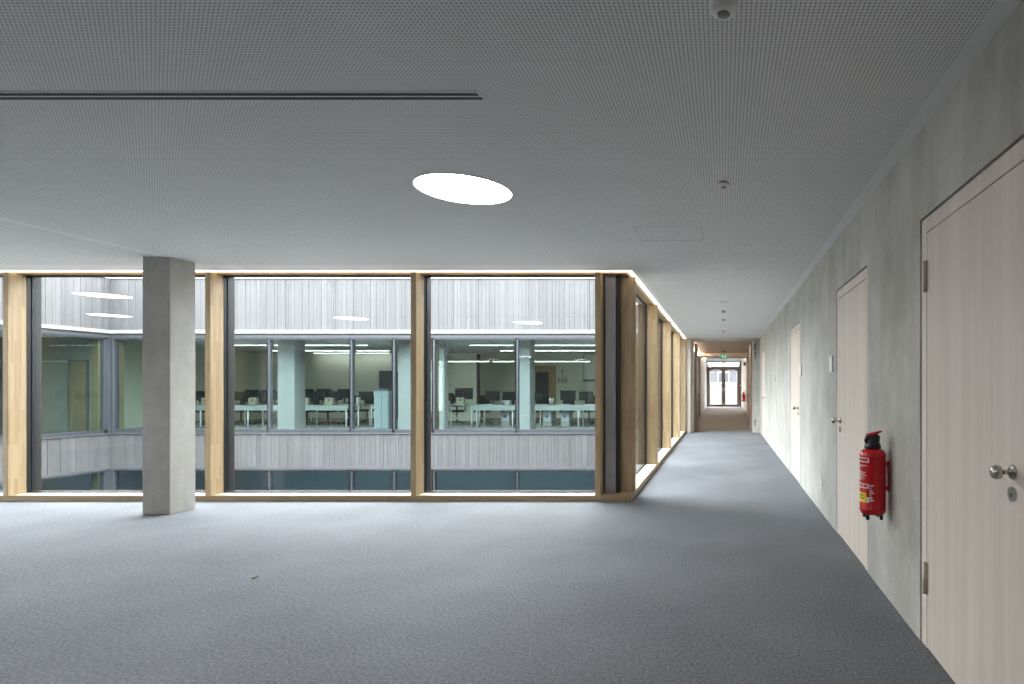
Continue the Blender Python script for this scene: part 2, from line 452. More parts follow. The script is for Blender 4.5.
# corridor timber glazing
cpost = [7.19, 9.655, 12.12, 14.585, 16.78]                     # near face of each post
ci = MB(); ci.box(XL-.02, XL, 7.24, YP, 0, .069, 'oakh', .002)
struct('trim_6', ci, 'thin brown edge of the low sill along the corridor glazing', 'trim')
ci = MB(); ci.box(XL-.20, XL-.02, 7.24, YP, 0, .068, 'sill', .002)
struct('trim_7', ci, 'pale sill board along the corridor glazing', 'trim')
ci = MB(); ci.box(-1.36, XL-.075, 7.22, YP, SOF, H, 'oakh')
struct('trim_8', ci, 'oak head rail over the corridor glazing', 'trim')
wl = ['first glazed bay of the corridor, right after the corner', 'second glazed bay of the corridor from the corner',
      'third glazed bay of the corridor from the corner', 'last glazed bay of the corridor, nearest the fire doors']
for k in range(4):
    ya, yb = cpost[k], cpost[k+1]
    wdw = thing('window_%d' % (k+6), (-1.25, (ya+yb)/2, 0), wl[k], 'window', kind='structure')
    MB().box(XL-.188, XL, ya, ya+PW, .062, SOF, 'oak', .003).build('timber_post', wdw)
    if k == 3: MB().box(XL-.188, XL, yb, yb+PW, .062, SOF, 'oak', .003).build('timber_post', wdw)
    f = MB(); x0 = XL-.188
    f.box(x0-.03, x0, yb-.018, yb+PW, .066, SOF, 'black'); f.box(x0-.14, x0-.03, yb-.012, yb+PW, .066, SOF, 'alu', .002)
    f.box(x0-.04, x0-.005, ya+PW, yb, .066, .084, 'alu', .002); f.box(x0-.04, x0-.005, ya+PW, yb, 2.758, SOF, 'alu', .002)
    f.build('metal_frame', wdw)
    MB().box(x0-.032, x0-.014, ya+PW, yb, .082, 2.760, 'glass_in').build('pane', wdw)

# LED lines in the gap between ceiling and head rail
tag(MB().box(XW, XL-.0, 6.925, 6.97, H-.008, H-.001, 'led').build('led_strip'), 'glowing warm light line above the front glazing', 'light')
tag(MB().box(XL-.045, XL+.000, 6.971, YP-.02, H-.008, H-.001, 'led').build('led_strip'), 'glowing warm light line running down the corridor above its glazing', 'light')

# ------------------------------------------------------------------ concrete column
struct('wall_column', MB().box(-6.312, -6.012, 6.19, 6.49, 0, H, 'column', .006), 'square concrete column standing free in front of the glazing', 'column')

# ------------------------------------------------------------------ ceiling fittings
def lamp(x, y, label):
    t = thing('ceiling_lamp', (x, y, H), label, 'lamp', 'round ceiling lamps')
    MB().lathe([(.318, .0), (.326, -.001), (.326, -.006), (.318, -.007)], (0, 0, 0), 'Z', 64, 'white', cap=False).build('rim', t, True)
    MB().lathe([(0, -.003), (.317, -.003), (.317, -.001), (0, -.001)], (0, 0, 0), 'Z', 64, 'lamp').build('diffuser', t, True)
    return t
la = lamp(-1.847, 4.06, 'large round flush ceiling lamp shining white in the middle of the ceiling')
for x, y, lb in ((-4.32, 1.66, 'round ceiling lamp whose reflection shows in the right-hand front bay'),
                 (-7.74, 2.43, 'round ceiling lamp whose lower reflection shows in the middle front bay'),
                 (-9.6, 5.45, 'round ceiling lamp whose upper reflection shows in the column bay'),
                 (-12.2, 2.94, 'round ceiling lamp whose lower reflection shows in the column bay'),
              (-1.9, -.7, 'unseen round ceiling lamp added behind the viewpoint to brighten the near hall')):  # the last lamp is an unseen addition that lifts the near hall
    dup(la, (x, y, H), 0, lb)
s = thing('slot_diffuser', (-4.2, 2.745, H), 'long black double-slot air diffuser across the left half of the ceiling', 'air vent')
MB().box(-7.2, -1.16, 2.705, 2.785, H-.004, H-.0005, 'white').build('frame', s)
for yy, xe in ((2.727, -1.175), (2.765, -1.17)): MB().box(-7.18, xe, yy-.0115, yy+.0115, H-.0055, H-.003, 'slot').build('slot', s)

def detector(x, y, r, label, red=False, k=.88):
    t = thing('smoke_detector', (x, y, H), label, 'smoke detector')
    MB().lathe([(r*.85, 0), (r*.85, -.018), (r, -.020), (r, -.036), (r*.93, -.050), (r*.7, -.060), (r*.5, -.063), (0, -.063)], (0, 0, 0), 'Z', 36, 'plate').build('housing', t, True).scale.z = k
    MB().lathe([(r*.45, -.062), (r*.45, -.066), (r*.36, -.070), (0, -.071)], (0, 0, 0), 'Z', 28, 'greydot' if not red else 'redcap').build('sensor_cap', t, True).scale.z = k
    return t
detector(0, 2.06, .052, 'white domed smoke detector with a grey sensor at the top edge of the ceiling')
detector(0, 3.93, .042, 'small smoke detector with a reddish cap, further along the corridor ceiling', True, .5)
t = thing('recessed_vent', (0, 9.5, H), 'thin dark recessed strip in the corridor ceiling, nearest of the far fittings', 'air vent')
MB().box(-.075, .075, -.035, .035, -.004, -.0005, 'plate').build('frame', t, True); MB().box(-.065, .065, -.022, .022, -.006, -.003, 'darkgrey').build('slot', t, True)
for y, lb, r in ((10.6, 'small dark round sensor in the corridor ceiling, behind the thin strip', .05), (11.9, 'dark disc-shaped ceiling sensor farther down the corridor', .06),
              (14.5, 'tiny grey ceiling sensor close to the fire-door portal', .035)):
    t = thing('ceiling_sensor', (0, y, H), lb, 'sensor')
    MB().lathe([(r, 0), (r, -.012), (r*.85, -.02), (0, -.02)], (0, 0, 0), 'Z', 24, 'plate').build('housing', t, True)
    MB().lathe([(r*.7, -.019), (r*.6, -.036), (0, -.04)], (0, 0, 0), 'Z', 24, 'darkgrey').build('lens', t, True)
t = thing('access_panel', (-.49, 5.24, H), 'faint square access panel flush in the perforated ceiling', 'panel')
f = MB()
for a, b, c, d in ((-.3, .3, -.25, -.246), (-.3, .3, .246, .25), (-.3, -.296, -.25, .25), (.296, .3, -.25, .25)): f.box(a, b, c, d, -.002, -.0003, 'paneljoint')
f.build('joint', t, True)

# ------------------------------------------------------------------ wall fittings
def sign(y, z, h, wd, label):
    t = thing('door_sign', (XR, y, z), label, 'sign')
    MB().box(-.012, 0, -wd/2, wd/2, -h/2, h/2, 'alul', .002).build('backing', t, True)
    MB().box(-.016, -.012, -wd/2+.004, wd/2-.004, -h/2+.004, h/2-.004, 'plate', .001).build('face', t, True)
sign(5.685, 1.617, .165, .15, 'pale door sign plate on concrete beside the second door handle')
sign(7.94, 1.617, .165, .15, 'door sign plate on concrete beside the third door')
sign(14.76, 1.60, .32, .15, 'tall door sign plate on concrete beside the farthest door')
t = thing('switch_plate', (XR, 11.9, 1.56), 'white double switch plate with two dark buttons, between third and farthest door', 'switch')
MB().box(-.01, 0, -.045, .045, -.085, .085, 'plate', .003).build('plate', t, True)
for z in (.04, -.04): MB().lathe([(.02, -.009), (.02, -.014), (0, -.015)], (0, 0, z), 'X', 16, 'darkgrey').build('button', t, True)
t = thing('power_socket', (XR, 6.26, .31), 'white power socket low on the concrete wall beyond the second door', 'socket')
MB().box(-.01, 0, -.04, .04, -.04, .04, 'plate', .003).build('plate', t, True)
MB().lathe([(.021, -.0105), (.021, -.0085), (.0, -.0085)], (0, 0, 0), 'X', 18, 'gasket').build('insert', t, True)

def extinguisher(loc, label):
    t = thing('fire_extinguisher', loc, label, 'fire extinguisher')
    r = .083
    b = MB(); b.lathe([(0, .03), (.05, .03), (.076, .036), (r, .055), (r, .062), (r+.0012, .064), (r+.0012, .07), (r, .072), (r, .405), (r+.001, .407), (r+.001, .413), (r-.001, .420),
                       (.078, .437), (.064, .449), (.036, .455), (.036, .462), (0, .462)], (0, 0, 0), 'Z', 48, 'red')
    b.build('cylinder', t, True)
    lb = MB(); e = .0008; a = PI+.28                                   # printing faces the corridor
    lb.arc(0, 0, r+.0006, e, a-.55, a+.75, .372, .402, 'lab')
    lb.arc(0, 0, r+.0014, e, a-.47, a+.67, .379, .396, 'red')
    for z, q in ((.350, .9), (.340, .55), (.315, .4), (.305, .8), (.295, .7), (.285, .85), (.275, .6), (.265, .75), (.255, .5)):
        lb.arc(0, 0, r+.0006, e, a-.55, a-.55+1.3*q, z, z+.004, 'lab')
    lb.arc(0, 0, r+.0006, e, a-.5, a+.72, .205, .235, 'lab')
    for q in range(3): lb.arc(0, 0, r+.0014, e, a-.4+q*.36, a-.12+q*.36, .213, .228, 'red')
    lb.arc(0, 0, r+.0006, e, a-.62, a+.55, .112, .175, 'yellow')
    lb.arc(0, 0, r+.0014, e, a-.35, a+.35, .135, .142, 'blackp'); lb.arc(0, 0, r+.0014, e, a-.35, a+.25, .154, .161, 'blackp')
    lb.arc(0, 0, r+.0006, e, a+.56, a+.76, .115, .15, 'lab')
    for q in range(7): lb.arc(0, 0, r+.0006, e, a+.80, a+1.12-.1*(q % 3), .125+q*.016, .134+q*.016, 'lab')
    lb.build('label_print', t, True)['label'] = 'white and yellow printed label on the red cylinder'
    hd = MB(); hd.lathe([(.050, .455), (.054, .462), (.054, .480), (.047, .487), (.044, .50), (.034, .508), (.030, .538), (0, .54)], (0, 0, 0), 'Z', 28, 'blackp')
    hd.tube([(-.038, .0, .482), (-.046, 0, .51), (-.036, 0, .538), (-.008, 0, .55), (.02, 0, .548)], .011, 10, 'blackp')
    hd.tube([(.0, -.02, .484), (.034, -.02, .51), (.036, -.016, .535), (.012, -.008, .55)], .009, 10, 'blackp')
    hd.lathe([(.011, 0), (.011, .03), (0, .031)], (.0, .02, .512), 'Y', 14, 'steel')
    hd.build('valve_head', t, True)['label'] = 'black plastic valve head'
    lv = MB(); R = Matrix.Rotation(math.radians(-16), 3, 'Y')
    lv.prism([(-.034, .545), (-.030, .556), (.052, .574), (.058, .566), (.02, .548), (.0, .541)], 'Y', -.019, .019, 'redl')
    lv.box(-.040, -.004, -.023, .023, .540, .556, 'redl', .005)
    lv.build('lever', t, True)['label'] = 'red squeeze lever'
    br = MB(); br.box(.094, .1045, -.02, .02, .175, .375, 'redl', .002)
    for z in (.185, .345): br.box(r-.004, .099, -.024, .024, z, z+.024, 'blackp', .003)
    br.tube([(.060, .060, .36), (.078, .066, .355), (.088, .066, .33), (.088, .066, .225), (.078, .066, .20), (.060, .060, .195)], .006, 8, 'blackp')
    br.build('wall_bracket', t, True)['label'] = 'red wall bracket with black clips'
    for k in range(4):
        q = PI/4+k*PI/2
        MB().lathe([(.010, 0), (.0125, .006), (.0125, .03), (.009, .046)], (.062*math.cos(q), .062*math.sin(q), 0), 'Z', 12, 'blackp').build('foot', t, True)
    return t
ex = extinguisher((XR-.1055, 3.73, .535), 'red fire extinguisher with yellow label on the concrete wall beside the nearest door')
dup(ex, (1.2-.1055, 31.2, .50), 0, 'small distant red fire extinguisher right of the exit doors at corridor end')

# small leaf on the carpet
lf = MB(); lf.prism([(-.028, 0), (-.012, .012), (.01, .014), (.03, .002), (.008, -.012), (-.014, -.011)], 'Z', 0.001, .006, 'leaf'); lf.tube([(.028, .002, .004), (.045, .012, .008)], .002, 6, 'leaf')
o = lf.build('dry_leaf'); o.scale = (.5, 1.1, 2.0); o.location = (-3.41, 4.14, 0); tag(o, 'tiny brown dry leaf lying on the carpet', 'leaf')

# ------------------------------------------------------------------ corridor beyond the portal
ZL = 2.739
struct('floor_corridor', MB().box(-1.3, 1.45, 17.58, YE+.1, -.3, 0, 'carpet2'), 'carpet of the corridor beyond the fire doors, warm light tinted into its grey', 'floor')
struct('ceiling_corridor', MB().box(-1.3, 1.45, YP+.13, 23.4, ZL, ZL+.3, 'warmlit'), 'lower ceiling just behind the fire doors, warm light tinted into its paint', 'ceiling')
struct('wall_lintel', MB().box(-1.3, 1.45, 23.4, 25.0, 2.61, 3.2, 'warmlit'), 'dropped beam across the far corridor', 'beam')
struct('ceiling_lobby', MB().box(-1.3, 1.45, 25.0, YE+.3, 3.03, 3.3, 'white'), 'white ceiling of the lobby before the exit doors', 'ceiling')
w = MB(); w.box(-1.3, -1.1, YP+.06, 25.9, 0, 3.2, 'brownveneer'); w.box(-1.3, -1.06, 25.9, 26.3, 0, 3.2, 'brownveneer')
struct('wall_corridor_left', w, 'brown wood-panelled left wall of the far corridor', 'wall')
struct('wall_lobby_left', MB().box(-1.3, -1.12, 26.3, YE, 0, 3.2, 'white'), 'white left wall of the exit lobby', 'wall')
w = MB(); w.box(1.2, 1.4, YP+.3, YE, 0, 3.2, 'white'); w.box(1.0, 1.2, 24.6, 25.0, 0, 3.0, 'white')
struct('wall_lobby_right', w, 'white right wall of the far corridor and exit lobby', 'wall')
struct('wall_end', MB().box(-1.3, -1.15, YE, YE+.25, 0, 3.3, 'white').box(1.15, 1.4, YE, YE+.25, 0, 3.3, 'white').box(-1.15, 1.15, YE, YE+.25, 2.95, 3.3, 'white'),
       'white end wall around the exit doors', 'wall')
# portal: jambs, head and two open leaves
p = thing('door_5', (0, YP+.1, 0), 'fire-door portal across the corridor with both leaves standing open', 'door', kind='structure')
f = MB(); f.box(XL, -.97, YP, YP+.5, 0, ZL, 'palejamb', .004); f.box(-.97, -.89, YP+.12, YP+.5, 0, ZL, 'palejamb', .004)
f.build('jamb', p)['label'] = 'beige left jamb'
f = MB(); f.box(.99, XR, YP+.08, YP+.5, 0, ZL, 'concrete'); f.box(.88, .99, YP+.12, YP+.5, 0, ZL, 'palejamb', .004)
f.build('jamb', p)['label'] = 'beige right jamb'
f = MB(); f.box(-1.36, XR+.2, YP, YP+.12, ZL, H, 'palejamb'); f.box(-.89, .88, YP+.3, YP+.5, ZL-.012, ZL, 'palejamb')
f.build('head', p)
for s, x in ((-1, -.885), (1, .82)):
    lf = MB().box(x, x+.055, YP+.5, YP+1.5, .01, 2.68, 'brownveneer', .002).build('door_leaf', p); lf['label'] = 'left leaf, folded open' if s < 0 else 'right leaf, folded open'
    xx = x+.055 if s < 0 else x
    q = -s
    MB().tube([(xx, YP+1.36, 1.12), (xx+q*.06, YP+1.36, 1.12), (xx+q*.06, YP+1.36, .86), (xx, YP+1.36, .86)], .012, 8, 'darkgrey').build('pull_handle', lf)
for z in (2.55, 2.30, .3): MB().box(.922, .955, YP+.105, YP+.122, z-.1, z+.1, 'darkgrey', .004).build('hinge', p)
tag(MB().box(-1.09, -1.06, YP+.56, 23.36, ZL-.05, ZL-.012, 'led2').build('led_strip'), 'short warm light line just beyond the fire doors', 'light')
tag(MB().box(-1.11, -1.08, 26.4, 34, 2.97, 3.01, 'led2').build('led_strip'), 'warm light line in the lobby ahead of the exit doors', 'light')
# side door in the panelled wall
d = thing('door_6', (-1.1, 22.6, 0), 'brown veneered side door in the left wall past the fire doors', 'door', kind='structure')
MB().box(-1.102, -1.085, 22.0, 23.2, 0, 2.2, 'brownveneer', .002).build('door_leaf', d)
MB().tube([(-1.085, 22.12, 1.05), (-1.03, 22.12, 1.05), (-1.03, 22.25, 1.05)], .011, 8, 'darkgrey').build('door_handle', d)
# exit doors
d = thing('door_7', (0, YE, 0), 'glazed double exit door in brown timber frame at corridor end', 'door', kind='structure')
f = MB(); f.box(-1.15, -1.02, YE-.02, YE+.1, 0, 2.95, 'oakd', .004); f.box(1.02, 1.15, YE-.02, YE+.1, 0, 2.95, 'oakd', .004)
f.box(-1.02, 1.02, YE-.02, YE+.1, 2.52, 2.62, 'oakd', .004); f.box(-1.02, 1.02, YE-.02, YE+.1, 2.90, 2.95, 'alu'); f.build('door_frame', d)
MB().box(-1.02, 1.02, YE+.03, YE+.05, 2.62, 2.90, 'glass_exit').build('transom_pane', d)
for s in (-1, 1):
    a, b = (-1.015, -.001) if s < 0 else (.001, 1.015)
    lf = MB().box(a, a+.12, YE, YE+.07, .01, 2.515, 'oakd', .003).box(b-.12, b, YE, YE+.07, .01, 2.515, 'oakd', .003).box(a+.12, b-.12, YE, YE+.07, .01, .17, 'oakd', .003)
    lf = lf.box(a+.12, b-.12, YE, YE+.07, 2.40, 2.515, 'oakd', .003).build('door_leaf', d)
    MB().box(a+.12, b-.12, YE+.03, YE+.045, .17, 2.40, 'glass_exit').build('pane', lf)
    MB().box((a+b)/2-.25, (a+b)/2+.25, YE-.06, YE, 2.42, 2.48, 'alul', .005).build('door_closer', lf)
    MB().tube([(s*.06, YE, 1.0), (s*.06, YE-.06, 1.0), (s*.06, YE-.06, 1.25), (s*.06, YE, 1.25)], .012, 8, 'steel').build('door_handle', lf)
# exit sign: green running figure on both faces
ye = 22.0; zt = 2.52
t = thing('exit_sign', (0, ye, zt), 'green illuminated exit sign with white running figure hanging in the far corridor', 'sign')
MB().box(-.125, .125, -.015, .015, -.085, .085, 'green', .004).build('panel', t, True)
g = MB(); yf = -.0165
def seg(a, b, r=.0065): g.tube([(a[0], yf, a[1]), (b[0], yf, b[1])], r, 6, 'exitw')
g.lathe([(.014, 0), (.014, .003)], (-.02, yf-.001, .055), 'Y', 14, 'exitw')
seg((-.025, .035), (-.04, -.01), .010); seg((-.03, .03), (.0, .02)); seg((0, .02), (.012, .0)); seg((-.028, .03), (-.06, .02)); seg((-.06, .02), (-.07, -.005))
seg((-.04, -.01), (-.01, -.03)); seg((-.01, -.03), (-.015, -.065)); seg((-.04, -.01), (-.06, -.045)); seg((-.06, -.045), (-.085, -.045))
g.box(.05, .08, yf-.002, yf+.001, -.055, .055, 'exitw'); g.build('running_figure', t, True)
h = MB(); h.tube([(0, 0, .085), (0, 0, ZL-zt)], .006, 8, 'darkgrey'); h.box(-.1, .1, -.03, .03, ZL-zt-.03, ZL-zt-.001, 'plate', .004); h.build('hanger', t, True)
t = thing('emergency_light', (0, 36.0, 3.03), 'small dark twin-head fitting hanging in front of the exit transom', 'lamp')
MB().tube([(0, 0, 0), (0, 0, -.14)], .01, 8, 'darkgrey').build('rod', t, True)
for s in (-1, 1): MB().box(s*.07-.055, s*.07+.055, -.04, .04, -.24, -.13, 'darkgrey', .01).build('head', t, True)
o = thing('door_closer_box', (1.2, 30.6, 2.56), 'dark flat box mounted high on the white lobby wall', 'wall box')
MB().box(-.12, 0, -.12, .12, -.08, .08, 'darkgrey', .006).build('housing', o, True); MB().box(-.126, -.12, -.09, .09, -.05, .05, 'blackp', .004).build('cover', o, True)
o = thing('fire_alarm_button', (1.10, YE-.021, 1.40), 'small red fire alarm call point on the exit door frame', 'alarm')
MB().box(-.05, .05, -.03, 0, -.05, .05, 'redl', .006).build('housing', o, True); MB().box(-.03, .03, -.033, -.03, -.03, .03, 'lab', .002).build('window_plate', o, True)

# ------------------------------------------------------------------ outdoors behind the exit doors
struct('floor_terrace', MB().box(-14, 14, YE+.12, 47, -.3, -.02, 'terrace'), 'bright terrace paving outside the exit doors', 'floor')
pw = MB(); pw.box(-14, 14, 47, 47.2, -.02, 1.55, 'terrace'); pw.box(-14, 14, 46.95, 47.25, 1.55, 1.62, 'flash')
struct('wall_terrace', pw, 'white parapet wall outside the exit doors', 'wall')
b = thing('neighbour_building', (0, 66, -4), 'grey building with rows of windows seen through the exit doors', 'building')
MB().box(-16, 16, 66, 78, -4, 3.6, 'farwall').build('wall', b)
for k in range(11):
    x = -11+k*2.2
    f = MB().box(x-.65, x+.65, 65.95, 66.02, 1.7, 3.0, 'flash'); f = f.build('window', b)
    MB().box(x-.57, x+.57, 65.93, 65.955, 1.78, 2.92, 'farwin').build('pane', f)
MB().box(-16.3, 16.3, 65.6, 78.3, 3.6, 3.9, 'flash').build('roof', b)

# ------------------------------------------------------------------ courtyard
def boards(mb, axis, a0, a1, plane, depth, z0, z1, sgn):
    """vertical weathered boards of mixed widths; plane is the visible face"""
    a = a0
    while a < a1-.001:
        wd = min(random.choice((.055, .075, .095, .115, .135, .16)), a1-a); g = .006
        m = random.choice(('board0', 'board1', 'board1', 'board2', 'board0', 'board3'))
        dz = random.choice((0, .004, .009)); p0, p1 = plane+sgn*dz, plane+sgn*depth
        if axis == 'X': mb.box(a, a+wd-g, min(p0, p1), max(p0, p1), z0, z1, m)
        else: mb.box(min(p0, p1), max(p0, p1), a, a+wd-g, z0, z1, m)
        a += wd
    e = plane+sgn*depth
    if axis == 'X': mb.box(a0, a1, min(e, e+sgn*.2), max(e, e+sgn*.2), z0, z1, 'darkgrey')
    else: mb.box(min(e, e+sgn*.2), max(e, e+sgn*.2), a0, a1, z0, z1, 'darkgrey')
    return mb
XE = -1.46
ZB0, ZB1 = -.945, 0.0
ZU0, ZU1 = 3.0, 4.49
struct('wall_courtyard_upper', boards(MB(), 'X', XS-.05, XE, YF, .03, ZU0, ZU1, 1), 'weathered grey vertical board cladding above the opposite windows', 'wall')
struct('wall_courtyard_lower', boards(MB(), 'X', XS-.05, XE, YF, .03, ZB0, ZB1, 1), 'weathered grey board band below the opposite windows', 'wall')
struct('wall_courtyard_side_upper', boards(MB(), 'Y', 7.3, YF, XS, .03, ZU0, ZU1, -1), 'weathered grey board cladding above the left courtyard windows', 'wall')
struct('wall_courtyard_side_lower', boards(MB(), 'Y', 7.3, YF, XS, .03, ZB0, ZB1, -1), 'weathered grey board band below the left courtyard windows', 'wall')
# our own side of the court, above and below the glazing
struct('wall_courtyard_near_upper', boards(MB(), 'X', XS, -1.46, 7.30, .03, 2.85, ZU1, -1), 'weathered board cladding on the near side of the courtyard above the glazing', 'wall')
struct('wall_courtyard_near_lower', boards(MB(), 'X', XS, -1.46, 7.30, .03, -3.9, -.02, -1), 'weathered board cladding on the near side of the courtyard below the glazing', 'wall')
struct('wall_courtyard_corridor_upper', boards(MB(), 'Y', 7.3, YF, -1.42, .03, 2.85, ZU1, 1), 'weathered board cladding on the corridor side above the glazing', 'wall')
struct('wall_courtyard_corridor_lower', boards(MB(), 'Y', 7.3, YF, -1.42, .03, -3.9, -.02, 1), 'weathered board cladding on the corridor side below the glazing', 'wall')
struct('wall_courtyard_near_end', boards(MB(), 'X', XS-.1, XW-.2, 7.30, .03, -.02, 2.85, -1), 'weathered board cladding on the near side of the courtyard, past the hall', 'wall')
struct('floor_courtyard', MB().box(XS-.1, -1.3, 7.2, YF+.1, -4.1, -3.9, 'ground'), 'grey gravel floor of the courtyard', 'ground')
# ledges
lg = MB(); lg.box(XS, XE, YF-.10, YF+.05, 2.90, 3.0, 'flash', .004); lg.box(XS, XE, YF-.02, YF+.1, 2.785, 2.90, 'alux')
lg.box(XS-.05, XS+.10, 7.3, YF, 2.90, 3.0, 'flash', .004); lg.box(XS-.1, XS+.02, 7.3, YF, 2.785, 2.90, 'alux')
struct('trim_9', lg, 'white metal ledge over the opposite courtyard windows', 'trim')
lg = MB(); lg.box(XS, XE, YF-.03, YF+.06, 0, .03, 'alux', .003); lg.box(XS, XE, YF-.03, YF+.06, -1.03, -.945, 'alux', .003)
lg.box(XS-.06, XS+.03, 7.3, YF, 0, .03, 'alux', .003); lg.box(XS-.06, XS+.03, 7.3, YF, -1.03, -.945, 'alux', .003)
struct('trim_10', lg, 'light metal flashings above and below the lower board band', 'trim')
lg = MB(); lg.box(XS-.2, XE, YF-.03, YF+.25, ZU1, ZU1+.04, 'flash'); lg.box(XS-.25, XS+.03, 7.3, YF, ZU1, ZU1+.04, 'flash')
struct('trim_11', lg, 'white coping on top of the courtyard parapet', 'trim')

# opposite windows, upper storey
mull = [XS+.06]+[PX(p, YF) for p in (184, 268, 350.5, 393, 433, 516.5, 600, 660)]+[XE-.03]
wn = 10
names = ['first opposite courtyard window, at the left corner', 'opposite window mostly hidden by the concrete column', 'wide opposite window with two cream boxes on a desk',
         'narrow opposite window with pale cabinet inside', 'narrow opposite window showing a pale column', 'wide opposite window with a large dark monitor on a stand',
         'wide opposite window with a timber door in the back wall', 'opposite window behind the corner casing', 'last opposite window by the corridor', '']
def far_window(n, xa, xb, z0, z1, label, gl, post=True):
    wdw = thing('window_%d' % n, ((xa+xb)/2, YF+.05, z0), label, 'window', kind='structure')
    f = MB()
    f.box(xa-.035, xa+.045, YF, YF+.12, z0, z1, 'alufar', .003); f.box(xb-.035, xb-.0, YF, YF+.12, z0, z1, 'alufar', .003)
    f.box(xa, xb, YF, YF+.12, z0, z0+.10, 'alufar', .003); f.box(xa, xb, YF, YF+.12, z1-.05, z1, 'alufar', .003)
    f.build('metal_frame', wdw)
    MB().box(xa+.045, xb-.035, YF+.05, YF+.07, z0+.10, z1-.05, gl).build('pane', wdw)
    if post:
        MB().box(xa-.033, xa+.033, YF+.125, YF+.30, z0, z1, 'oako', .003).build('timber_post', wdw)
for k in range(len(mull)-1):
    far_window(wn, mull[k], mull[k+1], .03, 2.785, names[k], 'glass_far', k in (0, 5)); wn += 1
low = ['lower-storey window strip under the first opposite window', 'lower-storey window behind the column', 'wide lower-storey window in the middle bay', 'narrow lower-storey window in the middle bay',
       'narrow lower-storey window at the right post of the middle bay', 'wide lower-storey window left in the right-hand bay', 'wide lower-storey window right in the right-hand bay',
       'lower-storey window behind the corner casing', 'last lower-storey window by the corridor']
for k in range(len(mull)-1):
    far_window(wn, mull[k], mull[k+1], -3.75, -1.03, low[k], 'glass_low', False); wn += 1
# left facade windows
def side_window(n, ya, yb, z0, z1, label, gl):
    wdw = thing('window_%d' % n, (XS-.05, (ya+yb)/2, z0), label, 'window', kind='structure')
    f = MB(); X0, X1 = XS-.12, XS
    f.box(X0, X1, ya, ya+.07, z0, z1, 'alufar', .003); f.box(X0, X1, yb-.09, yb, z0, z1, 'alufar', .003)
    f.box(X0, X1, ya, yb, z0, z0+.10, 'alufar', .003); f.box(X0, X1, ya, yb, z1-.05, z1, 'alufar', .003); f.build('metal_frame', wdw)
    MB().box(XS-.07, XS-.05, ya+.07, yb-.09, z0+.10, z1-.05, gl).build('pane', wdw)
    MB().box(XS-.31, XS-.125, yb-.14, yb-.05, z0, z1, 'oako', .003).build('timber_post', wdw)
side_window(wn, 13.9, 16.44, .03, 2.785, 'side courtyard window at the left with dark room behind', 'glass_far'); wn += 1
side_window(wn, 11.3, 13.9, .03, 2.785, 'side courtyard window toward the left edge', 'glass_far'); wn += 1
side_window(wn, 7.3, 11.3, .03, 2.785, 'side courtyard window nearest the hall', 'glass_far'); wn += 1
side_window(wn, 13.9, 16.44, -3.75, -1.03, 'lower-storey side window at the left', 'glass_low'); wn += 1
side_window(wn, 7.3, 13.9, -3.75, -1.03, 'lower-storey side window toward the left edge', 'glass_low'); wn += 1
cm = MB()
for k, (a, b2) in enumerate(((0, .05), (.07, .12))):
    cm.box(XS+a, XS+b2, YF-.02, YF+.14, .03, 2.785, 'alux' if k else 'alufar', .004); cm.box(XS+a, XS+b2, YF-.02, YF+.14, -3.75, -1.03, 'alux', .004)
cm.box(XS-.14, XS+.02, YF-.06, YF-.015, .03, 2.785, 'alux', .004); cm.box(XS-.14, XS+.02, YF-.06, YF-.015, -3.75, -1.03, 'alux', .004)
struct('trim_12', cm, 'grey metal corner mullions where the two courtyard facades meet', 'trim')

# ------------------------------------------------------------------ office behind the opposite windows
OY0, OY1, OX0, OX1 = YF+.12, 24.5, -19.5, -1.48
def shellroom(tagname, x0, x1, y0, y1, z0, z1, wm, fm, cmn, sides):
    struct('floor_'+tagname, MB().box(x0, x1, y0, y1, z0-.15, z0, fm), 'floor of the %s' % tagname.replace('_', ' '), 'floor')
    struct('ceiling_'+tagname, MB().box(x0, x1, y0, y1, z1, z1+.15, cmn), 'ceiling of the %s' % tagname.replace('_', ' '), 'ceiling')
    for s in sides:
        q = MB()
        if s == 'back': q.box(x0, x1, y1, y1+.15, z0, z1, wm)
        if s == 'left': q.box(x0-.15, x0, y0, y1, z0, z1, wm)
        if s == 'right': q.box(x1, x1+.12, y0, y1, z0, z1, wm)
        if s == 'front': q.box(x0, x1, y0-.15, y0, z0, z1, wm)
        struct('wall_%s_%s' % (tagname, s), q, '%s wall of the %s' % (s, tagname.replace('_', ' ')), 'wall')
shellroom('office', OX0, OX1, OY0, OY1, 0, 2.80, 'officewall', 'officefloor', 'officeceil', ('back', 'left', 'right'))
shellroom('lower_office', XS-4.2, OX1, OY0, 22.0, -3.75, -.98, 'veilroom', 'veilroom', 'veilroom', ('back', 'left', 'right'))
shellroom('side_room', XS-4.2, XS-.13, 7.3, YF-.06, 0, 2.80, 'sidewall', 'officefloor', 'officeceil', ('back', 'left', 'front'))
shellroom('lower_side_room', XS-4.2, XS-.13, 7.3, OY0-.02, -3.75, -.98, 'veilroom', 'veilroom', 'veilroom', ('left', 'front'))
struct('ceiling_office_roof', MB().box(XS-4.4, OX1, YF+.24, 24.7, 3.0, 4.3, 'gasket').box(XS-4.4, XS-.24, 7.3, YF+.24, 3.0, 4.3, 'gasket'), 'roof slab over the opposite wings', 'roof')

